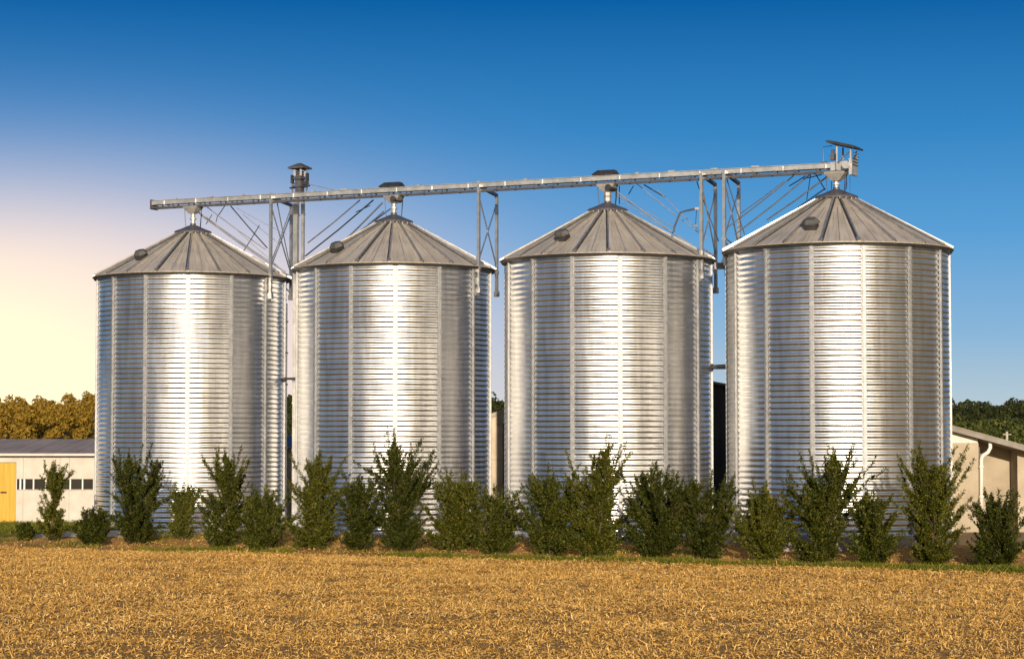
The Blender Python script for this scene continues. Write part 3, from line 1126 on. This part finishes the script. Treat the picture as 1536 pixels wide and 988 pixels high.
# low timber wall in front
YT = 69.5
xa, xb = P(1432, 800, YT)[0], P(1640, 800, YT)[0]
z1 = P(1450, 798, YT)[2]
mb = MB()
nb = 5
for k in range(nb):
    za_ = -.05 + (z1 + .05) * k / nb
    x = xa
    while x < xb:
        w_ = random.uniform(1.5, 2.4)
        dy = random.uniform(-.02, .02)
        mb.box((x, YT + dy, za_ + .012), (min(x + w_, xb) - .012, YT + .14 + dy, -.05 + (z1 + .05) * (k + 1) / nb))
        x += w_
x = xa
while x < xb:
    mb.box((x + .05, YT + .165, -.1), (x + .17, YT + .29, z1 + .05))
    x += 1.9
tag(mb.build('timber_wall', M['timber']), 'low dark timber board wall behind the shrubs at the right end', 'low wall')

# ------------------------------------------------------------------ hills and woodland
def hillz(x, y):
    return .3 + 9.5 * sstep(560, 860, y) + 2.0 * vnoise(x * .01 + 5, y * .01, 8) * sstep(560, 800, y)


V, Q = grid_mesh(np.linspace(-700, 700, 71), np.linspace(540, 1500, 49), hillz)
tag(link_mesh('hill', V, Q, M['hill'], None, True), kind='structure')


def crown_mass(name, mat, centers, radii, nleaf, leaf, seed, label):
    r = np.random.default_rng(seed)
    Vs = []
    for c, rad in zip(centers, radii):
        # several lobes per crown
        nl = 7
        lob = r.normal(size=(nl, 3)) * np.array([.45, .45, .42]) * rad
        lob[:, 2] += .15 * rad
        lr = rad * r.uniform(.40, .65, nl)
        idx = r.integers(0, nl, nleaf)
        d = r.normal(size=(nleaf, 3))
        d /= np.linalg.norm(d, axis=1)[:, None]
        d[:, 2] = np.where(d[:, 2] < -.5, -d[:, 2], d[:, 2])
        p = lob[idx] + d * (lr[idx] * r.uniform(.75, 1.08, nleaf))[:, None]
        p = np.array(c) + p
        n = d + r.normal(size=(nleaf, 3)) * .55
        n /= np.linalg.norm(n, axis=1)[:, None]
        t = np.cross(n, r.normal(size=(nleaf, 3)))
        t /= np.linalg.norm(t, axis=1)[:, None]
        b = np.cross(n, t)
        s = (leaf * r.uniform(.6, 1.3, nleaf))[:, None]
        Vs.append(np.stack([p - t * s, p - b * s * .7, p + t * s, p + b * s * .7], 1).reshape(-1, 3))
    V = np.concatenate(Vs)
    Q = np.arange(len(V)).reshape(-1, 4)
    o = link_mesh(name, V, Q, mat)
    return tag(o, label, 'woodland', None, 'stuff')


def wood(x0, x1, rows, seed, step=5.5, hmin=8, hmax=12.5, dz=lambda x: 0.0):
    r = np.random.default_rng(seed)
    C, Rr = [], []
    for y in rows:
        x = x0
        while x < x1:
            rad = r.uniform(2.2, 3.7)
            h = r.uniform(hmin, hmax)
            yy = y + r.uniform(-8, 8)
            C.append((x, yy, float(hillz(x, yy)) + h - rad + dz(x)))
            Rr.append(rad)
            # lower crown fills the trunk zone
            if True:
                C.append((x + r.uniform(-2, 2), yy - 3, float(hillz(x, yy)) + h * .35))
                Rr.append(rad * .9)
            x += step * r.uniform(.7, 1.25)
    return C, Rr


rows = [578, 600, 640, 680, 720, 760, 800, 840]
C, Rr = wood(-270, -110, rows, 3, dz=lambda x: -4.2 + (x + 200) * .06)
crown_mass('glow_tinted_woodland', M['wood_glow'], C, Rr, 420, .42, 4, 'wooded hill with warm glow put into its leaf colour, behind the cream barn')
C, Rr = wood(-110, 300, rows, 5, 5.0, dz=lambda x: -3.4)
crown_mass('woodland', M['wood_green'], C, Rr, 360, .46, 6, 'dark green wooded hill on the skyline at the right')
r5 = np.random.default_rng(11)
C, Rr = [], []
for y, hh in ((470, 5.6), (500, 7.2), (525, 8.2)):
    x = 60
    while x < 160:
        rad = r5.uniform(1.6, 2.7)
        h = hh * r5.uniform(.8, 1.08)
        C.append((x, y + r5.uniform(-5, 5), .3 + h - rad))
        Rr.append(rad)
        C.append((x + 1, y - 2, .3 + h * .35))
        Rr.append(rad * 1.1)
        x += r5.uniform(2.2, 4.0)
crown_mass('hedgerow', M['wood_bright'], C, Rr, 260, .38, 12, 'lighter green hedge trees below the wooded hill at the right')
# distant utility pole
pp = P(1510.5, 662, 300)
mb = MB()
zt = P(1510.5, 647, 300)[2]
mb.tube([(pp[0], pp[1], 0), (pp[0], pp[1], zt)], .17, 8)
mb.beam((pp[0] - .6, pp[1], zt - .4), (pp[0] + .6, pp[1], zt - .4), .12, .12)
tag(mb.build('utility_pole', M['concrete']), 'slim pale utility pole far off above the sloping grey roof', 'pole')

# ------------------------------------------------------------------ shrubs
def shrub(px, ytop, ybase, hw, d, seed, label, form=0, mat='leaf', lean=0.0):
    r = np.random.default_rng(seed)
    b = P(px, ybase, d)
    gx, gy = b[0], b[1]
    gz = float(terrain(gx, gy)) - .02
    H = P(px, ytop, d)[2] - gz
    W = hw * d / F
    root = thing('shrub', label, 'shrub', (gx, gy, gz), 'shrubs along the field edge')
    base = np.array([gx, gy, gz])
    stems = MB()
    LP, LD = [], []   # leaf position, leaf direction

    def curve(p, d0, L, bend, n=7):
        pts = [p]
        dd = d0.copy()
        for _ in range(n):
            dd = dd + np.array([0, 0, bend]) / n + r.normal(size=3) * .07
            dd /= np.linalg.norm(dd)
            pts.append(pts[-1] + dd * L / n)
        return np.array(pts)

    def along(pts, t):
        n = len(pts) - 1
        f = t * n
        i = np.minimum(f.astype(int), n - 1)
        fr = (f - i)[:, None]
        return pts[i] * (1 - fr) + pts[i + 1] * fr, (pts[i + 1] - pts[i]) / np.linalg.norm(pts[i + 1] - pts[i], axis=1)[:, None]

    def leaves(pts, t0, n):
        t = r.uniform(t0, 1, n)
        p, dd = along(pts, t)
        side = r.normal(size=(n, 3))
        dl = dd * .75 + side * .48
        dl[:, 2] += .12
        dl /= np.linalg.norm(dl, axis=1)[:, None]
        LP.append(p + side * .012)
        LD.append(dl)

    # leaders: one to three upright stems
    nlead = {0: 2, 1: 1, 2: 4, 3: 1}[form]
    leaders = []
    for k in range(nlead):
        a = r.uniform(0, 2 * np.pi)
        tilt = (0 if k == 0 else r.uniform(.12, .34)) 
        hl = H * (.97 if k == 0 else r.uniform(.68, .9))
        d0 = np.array([math.cos(a) * tilt + lean * .3, math.sin(a) * tilt, 1.0])
        d0 /= np.linalg.norm(d0)
        p0 = base + np.array([r.normal() * .06, r.normal() * .06, 0])
        pts = curve(p0, d0, hl * .97, .05, 9)
        leaders.append((pts, hl))
        stems.tube(list(pts), list(np.linspace(.035, .008, len(pts))), 5, False)
        leaves(pts, .55, int(45 * hl))
    nbr = int((62 if form != 3 else 44) * (H / 3.2) ** .7 * (W / 1.0) ** .5) + 14
    for k in range(nbr):
        pts, hl = leaders[k % nlead]
        t = ((k + r.random()) / nbr) ** (1.5 if form != 3 else 1.1) * .9 + .01
        p0, dd = along(pts, np.array([t]))
        p0 = p0[0]
        rel = (p0[2] - gz) / H
        if form == 3:      # thin, waisted: bushy foot, slender top
            env = W * (1.25 * math.exp(-((rel - .06) / .13) ** 2) + .28 + .75 * math.exp(-((rel - .55) / .2) ** 2))
        elif form == 2:    # broad bush
            env = W * (1.45 - .75 * rel)
        elif form == 1:    # open: spreading above a slimmer middle
            env = W * (1.30 * (1 - rel) ** 1.3 + .85 * math.exp(-((rel - .45) / .22) ** 2))
        else:              # ragged cone
            env = W * (1.55 - 1.35 * rel)
        a = r.uniform(0, 2 * np.pi)
        up = r.uniform(.40, 1.2) + 1.8 * rel * rel
        env *= .72 + .28 * min(1, rel / .25)
        if rel < .12:
            up *= .8
        env *= r.uniform(.40, 1.25)
        d0 = np.array([math.cos(a), math.sin(a), up])
        Ln = env * math.sqrt(1 + (up * .7) ** 2)
        top_room = (gz + H * .84 - p0[2])
        Ln = min(Ln, max(.12, top_room * .95 / (up / math.sqrt(1 + up * up) + .15)))
        d0 /= np.linalg.norm(d0)
        bp = curve(p0, d0, Ln, r.uniform(.0, .45), 6)
        stems.tube(list(bp), list(np.linspace(.013, .004, len(bp))), 4, False)
        leaves(bp, .10, int(14 + 110 * Ln))
        ntw = int((3 + 10 * Ln) * (1.1 - .8 * rel))
        for j in range(ntw):
            tt = r.uniform(.05, .72)
            q, dq = along(bp, np.array([tt]))
            dv = dq[0] * .9 + r.normal(size=3) * .42 + np.array([0, 0, .2])
            dv /= np.linalg.norm(dv)
            Lt = r.uniform(.14, .36) * (1.3 - .9 * tt) * (1.1 - .6 * rel)
            tw = curve(q[0], dv, Lt, .25, 3)
            leaves(tw, .05, int(15 + 84 * Lt))
    for k in range(int(r.uniform(9, 17) * (1.3 if form == 1 else 1.0))):
        pts, hl = leaders[k % nlead]
        t = r.uniform(.12, .62)
        p0, dd = along(pts, np.array([t]))
        p0 = p0[0]
        a = r.uniform(0, 2 * np.pi)
        out = r.uniform(.25, .75)
        d0 = np.array([math.cos(a) * out, math.sin(a) * out, 1.0])
        d0 /= np.linalg.norm(d0)
        Ln = min((gz + H * r.uniform(.78, 1.0) - p0[2]) / d0[2], W * 1.25 / max(.2, out) )
        wp = curve(p0, d0, Ln, .12, 8)
        stems.tube(list(wp), list(np.linspace(.013, .004, len(wp))), 4, False)
        leaves(wp, .05, int(115 * Ln))
        for j in range(int(7 * Ln)):
            q, dq = along(wp, np.array([r.uniform(.15, .88)]))
            dv = dq[0] + r.normal(size=3) * .4
            dv /= np.linalg.norm(dv)
            tw = curve(q[0], dv, r.uniform(.08, .2), .2, 3)
            leaves(tw, .05, 15)
    # dense low skirt
    for k in range(int(26 * (W / 1.0))):
        a = r.uniform(0, 2 * np.pi)
        q = base + np.array([math.cos(a), math.sin(a), 0]) * W * r.uniform(.05, .42) + np.array([0, 0, r.uniform(.0, .35) * min(1, H / 2)])
        dv = np.array([math.cos(a) * .8, math.sin(a) * .8, r.uniform(.5, 1.5)])
        dv /= np.linalg.norm(dv)
        tw = curve(q, dv, r.uniform(.25, .5), .3, 4)
        stems.tube(list(tw), list(np.linspace(.008, .004, len(tw))), 4, False)
        leaves(tw, .0, 55)
    stems.build('stem', M['bark'], root)
    p = np.concatenate(LP)
    dl = np.concatenate(LD)
    keep = p[:, 2] > gz + .03
    p, dl = p[keep], dl[keep]
    n = len(p)
    sd = np.cross(dl, r.normal(size=(n, 3)))
    sd /= np.linalg.norm(sd, axis=1)[:, None]
    ln = r.uniform(.05, .095, n)[:, None]
    wd = r.uniform(.011, .019, n)[:, None]
    V = np.stack([p, p + dl * ln * .5 + sd * wd, p + dl * ln, p + dl * ln * .5 - sd * wd], 1).reshape(-1, 3)
    link_mesh('foliage', V, np.arange(n * 4).reshape(-1, 4), M[mat], root)
    return n


SH = [
    (38, 785, 820, 14, 2, 'leaf', 'tiny dark bush, lowest of the row, in front of the orange barn door end'),
    (80, 683, 820, 27, 3, 'leaf', 'slender waisted shrub with a bushy foot in front of the barn windows'),
    (137, 757, 820, 28, 2, 'leaf', 'low rounded bush at the left foot of the silo nearest the barn'),
    (205, 663, 822, 43, 0, 'leaf', 'tall dark ragged shrub casting a shadow on the silo nearest the barn'),
    (272, 722, 808, 22, 1, 'leaf_y', 'small yellowish narrow shrub set back at the first silo\'s bright glint'),
    (332, 663, 820, 42, 1, 'leaf', 'tall open shrub with spreading upper branches, right of the small yellowish one'),
    (398, 722, 825, 38, 2, 'leaf', 'squat dense shrub at the right foot of the silo nearest the barn'),
    (468, 665, 825, 34, 0, 'leaf', 'tall upright twin-tipped shrub below the bucket elevator gap'),
    (540, 703, 830, 37, 0, 'leaf', 'medium conical shrub at the left foot of the silo beside the elevator'),
    (600, 640, 828, 46, 1, 'leaf', 'tall loose shrub with thin arching tips before the glint of the elevator-side silo'),
    (680, 697, 830, 44, 2, 'leaf', 'dense upright bush before the right half of the elevator-side silo'),
    (745, 722, 832, 37, 2, 'leaf', 'low dense bush below the pale concrete building in the gap'),
    (826, 692, 833, 52, 2, 'leaf', 'broadest dense bush at the left foot of the davit-arm silo'),
    (900, 640, 832, 45, 0, 'leaf', 'tall ragged shrub before the glint of the davit-arm silo'),
    (985, 682, 833, 52, 2, 'leaf', 'broad bush with one raised tip before the right half of the davit-arm silo'),
    (1060, 702, 836, 42, 2, 'leaf', 'dense medium bush below the dark barn gap'),
    (1148, 722, 838, 50, 2, 'leaf', 'wide low bush at the left foot of the largest silo'),
    (1226, 660, 840, 50, 1, 'leaf', 'tall pointed cone-shaped shrub left of the largest silo\'s glint'),
    (1312, 726, 838, 44, 0, 'leaf', 'medium shrub low before the largest silo, right of its glint'),
    (1395, 660, 845, 48, 1, 'leaf', 'tall spruce-like shrub with side sprigs at the largest silo\'s right edge'),
    (1497, 730, 848, 44, 0, 'leaf', 'rounded dark shrub in front of the beige building, last of the row'),
]
tot = 0
for k, (px, yt, yb, hw, form, mt, lab) in enumerate(SH):
    d = hit(px, 700, (L0[0], L0[1], 0), np.array([LN[0], LN[1], 0]))[1]
    if px == 272:
        d += 1.8
    tot += shrub(px, yt, yb, hw * (1.14 if k > 6 else 1.05), d, 100 + k, lab, form, mt if mt != 'leaf' else ('leaf', 'leaf_m', 'leaf_d', 'leaf_m')[(k * 7 + k // 3) % 4])
print('leaves', tot)

# ------------------------------------------------------------------ straw and grass
def strips(pos, length, width, lift, curl, seed, upright):
    """curved strips: 3 segments each"""
    r = np.random.default_rng(seed)
    n = len(pos)
    a = r.uniform(0, 2 * np.pi, n)
    e = np.where(r.random(n) < upright, r.uniform(.5, 1.35, n), r.uniform(-.1, .5, n))
    h = np.stack([np.cos(a), np.sin(a)], 1)
    pts = [pos]
    p = pos.copy()
    L = length / 3
    for s in range(3):
        d = np.stack([h[:, 0] * np.cos(e), h[:, 1] * np.cos(e), np.sin(e)], 1)
        p = p + d * L[:, None]
        pts.append(p)
        e = e - r.uniform(0, 1, n) * curl
        a = a + r.normal(size=n) * .45
        h = np.stack([np.cos(a), np.sin(a)], 1)
    sd = np.stack([-np.sin(a), np.cos(a), r.normal(size=n) * .6], 1)
    sd /= np.linalg.norm(sd, axis=1)[:, None]
    wf = [.6, 1, .9, .25]
    V = np.stack([q for i in range(4) for q in (pts[i] - sd * (width * wf[i] / 2)[:, None], pts[i] + sd * (width * wf[i] / 2)[:, None])], 1)
    zmin = terrain(V[:, :, 0], V[:, :, 1]) + .004
    V[:, :, 2] = np.maximum(V[:, :, 2], zmin)
    base = (np.arange(n) * 8)[:, None]
    Q = np.concatenate([base + np.array([0, 1, 3, 2]), base + np.array([2, 3, 5, 4]), base + np.array([4, 5, 7, 6])], 0)
    return V.reshape(-1, 3), Q


def scatter(n, y0, y1, seed, half=.262):
    r = np.random.default_rng(seed)
    y = np.sqrt(r.uniform(y0 * y0, y1 * y1, n))
    x = r.uniform(-1, 1, n) * (half * y + 5.0)
    return x, y, r


N = 560000
x, y, r = scatter(N, 33.5, 76, 21, .262)
s = sdist(x, y)
clump = vnoise(x * 1.1, y * .8, 31) * .4 + vnoise(x * 3.6, y * 2.8, 32) * .6
edge = -2.1 + .5 * (vnoise(x * .7, y * .7, 33) - .5)
keep = (s < 4.5) & (r.random(N) < -.15 + 1.7 * clump) & ((s < edge) | (r.random(N) < .16 + .30 * (s > -.6)))
x, y, clump = x[keep], y[keep], clump[keep]
z = terrain(x, y) + r.uniform(0, .07, len(x)) * (.4 + clump)
ln = np.where(r.random(len(x)) < .03, r.uniform(.22, .42, len(x)), r.uniform(.04, .155, len(x))) * np.where(s[keep] > -4, .75, 1)
wd = np.where(ln > .2, .012, r.uniform(.010, .026, len(x)))
V, Q = strips(np.stack([x, y, z], 1), ln, wd, 0, .9, 22, .34)
tag(link_mesh('straw_stubble', V, Q, M['straw']), 'matted golden straw stubble covering the field in front', 'straw', None, 'stuff')

N = 105000
r = np.random.default_rng(41)
# strip along the row in row coordinates
u = r.uniform(-12, 42, N)
sv = r.normal(-1.55, .33, N)
x = L0[0] + LU[0] * u + LN[0] * sv
y = L0[1] + LU[1] * u + LN[1] * sv
pat = vnoise(u * .9, sv * 1.5 + 9, 51) * .6 + vnoise(u * .28, sv * .3, 52) * .5 + .018 * (u - 12)
keep = r.random(N) < sstep(.50, .78, pat)
# patches on the mound
N2 = 40000
u2 = r.uniform(-9, 36, N2)
s2 = r.uniform(-1.2, 3.0, N2)
x2 = L0[0] + LU[0] * u2 + LN[0] * s2
y2 = L0[1] + LU[1] * u2 + LN[1] * s2
k2 = r.random(N2) < sstep(.6, .85, vnoise(u2 * .8, s2 * .9 + 3, 53))
# lawn by the barn
N3 = 26000
x3 = r.uniform(-25, -13.0, N3)
y3 = r.uniform(79, 85.9, N3)
x = np.concatenate([x[keep], x2[k2], x3])
y = np.concatenate([y[keep], y2[k2], y3])
z = terrain(x, y)
V, Q = strips(np.stack([x, y, z], 1), r.uniform(.10, .26, len(x)), r.uniform(.012, .024, len(x)), 0, .4, 42, .85)
tag(link_mesh('grass', V, Q, M['grass']), 'short green grass along the foot of the shrubs and by the barn', 'grass', None, 'stuff')

# ------------------------------------------------------------------ light and sky
SUN_EL, SUN_AZ = 11.5, 178.0      # azimuth clockwise from +Y
S = Vector((math.sin(R_(SUN_AZ)) * math.cos(R_(SUN_EL)), math.cos(R_(SUN_AZ)) * math.cos(R_(SUN_EL)), math.sin(R_(SUN_EL))))
sl = bpy.data.lights.new('sun', 'SUN')
sl.energy = 5.0
sl.angle = R_(.6)
sl.color = (1.0, .83, .62)
so = bpy.data.objects.new('sun', sl)
COL.objects.link(so)
so.rotation_euler = S.to_track_quat('Z', 'Y').to_euler()

w = bpy.data.worlds.new('World')
sc.world = w
w.use_nodes = True
nt = w.node_tree
bg = nt.nodes['Background']
sky = nd(nt, 'ShaderNodeTexSky', sky_type='NISHITA')
sky.sun_disc = False
sky.sun_elevation = R_(SUN_EL)
sky.sun_rotation = R_(SUN_AZ)
tc = nd(nt, 'ShaderNodeTexCoord').outputs['Generated']
sx = nd(nt, 'ShaderNodeSeparateXYZ')
nt.links.new(tc, sx.inputs[0])
dx, dy, dz = sx.outputs
el = mth(nt, 'MULTIPLY', mth(nt, 'ARCSINE', dz), 57.2958)
az = mth(nt, 'MULTIPLY', mth(nt, 'ARCTAN2', dx, dy), 57.2958)
# clear-air gradient opposite the low sun (degrees of elevation / 45)
K = 10.0
g = ramp(nt, mth(nt, 'DIVIDE', el, 45.0, clamp=True), [
    (0.0, (.50, .55, .56)), (1.16 / 45, (.38, .50, .58)), (2.8 / 45, (.215, .405, .61)), (5.4 / 45, (.088, .305, .59)),
    (8.1 / 45, (.032, .21, .49)), (11.6 / 45, (.003, .105, .33)), (20 / 45, (.006, .09, .29)), (1.0, (.02, .08, .24))])
# dull tints added to the unseen side sky, to tone the silo reflections
sr = nd(nt, 'ShaderNodeMapRange', interpolation_type='SMOOTHSTEP')
nt.links.new(az, sr.inputs['Value'])
sr.inputs['From Min'].default_value = 22
sr.inputs['From Max'].default_value = 60
g = mixc(nt, mth(nt, 'MULTIPLY', sr.outputs[0], .8), g, (.20, .185, .17))
sr = nd(nt, 'ShaderNodeMapRange', interpolation_type='SMOOTHSTEP')
nt.links.new(az, sr.inputs['Value'])
sr.inputs['From Min'].default_value = -35
sr.inputs['From Max'].default_value = -75
g = mixc(nt, mth(nt, 'MULTIPLY', sr.outputs[0], .5), g, (.34, .38, .44))
# warm evening glow low on the left
da = mth(nt, 'DIVIDE', mth(nt, 'ADD', az, 13.8), 13.2)
de = mth(nt, 'DIVIDE', mth(nt, 'SUBTRACT', el, 1.5), 5.0)
rr = mth(nt, 'ADD', mth(nt, 'MULTIPLY', da, da), mth(nt, 'MULTIPLY', de, de))
gl = mth(nt, 'MULTIPLY', mth(nt, 'EXPONENT', mth(nt, 'MULTIPLY', rr, -1.0)), 1.2, clamp=True)
da2 = mth(nt, 'DIVIDE', mth(nt, 'ADD', az, 14.2), 5.2)
de2 = mth(nt, 'DIVIDE', mth(nt, 'SUBTRACT', el, 1.3), 2.9)
core = mth(nt, 'EXPONENT', mth(nt, 'MULTIPLY', mth(nt, 'ADD', mth(nt, 'MULTIPLY', da2, da2), mth(nt, 'MULTIPLY', de2, de2)), -1.0))
gm = nd(nt, 'ShaderNodeMapRange', interpolation_type='SMOOTHSTEP')
nt.links.new(gl, gm.inputs['Value'])
gm.inputs['From Min'].default_value = .0
gm.inputs['From Max'].default_value = .88
gl = gm.outputs[0]
gcol = mixc(nt, core, (.76, .63, .62), (1.18, 1.0, .62))
front = mixc(nt, gl, g, gcol)
fr10 = nd(nt, 'ShaderNodeVectorMath', operation='SCALE')
nt.links.new(front, fr10.inputs[0])
fr10.inputs['Scale'].default_value = K
mask = nd(nt, 'ShaderNodeMapRange', interpolation_type='SMOOTHSTEP')
nt.links.new(dy, mask.inputs['Value'])
mask.inputs['From Min'].default_value = -.1
mask.inputs['From Max'].default_value = .55
side = nd(nt, 'ShaderNodeMapRange', interpolation_type='SMOOTHSTEP')
nt.links.new(dx, side.inputs['Value'])
side.inputs['From Min'].default_value = -.55
side.inputs['From Max'].default_value = .8
back = mixc(nt, 1.0, sky.outputs[0], mixc(nt, side.outputs[0], (.68, .84, 1.10), (.80, .70, .59)), 'MULTIPLY')  # tint added to the unseen sky: bluer left, tan right in the silo reflections
fin = mixc(nt, mask.outputs[0], back, fr10.outputs[0])
nt.links.new(fin, bg.inputs['Color'])
bg.inputs['Strength'].default_value = .1

# ------------------------------------------------------------------ render settings
sc.render.engine = 'CYCLES'
sc.render.resolution_x = 1024
sc.render.resolution_y = 658
sc.cycles.use_denoising = True
sc.cycles.max_bounces = 6
sc.cycles.diffuse_bounces = 2
sc.cycles.glossy_bounces = 4
sc.cycles.sample_clamp_indirect = 6
sc.view_settings.view_transform = 'Standard'
sc.view_settings.look = 'None'
sc.view_settings.exposure = 0.2
sc.view_settings.gamma = 1.0
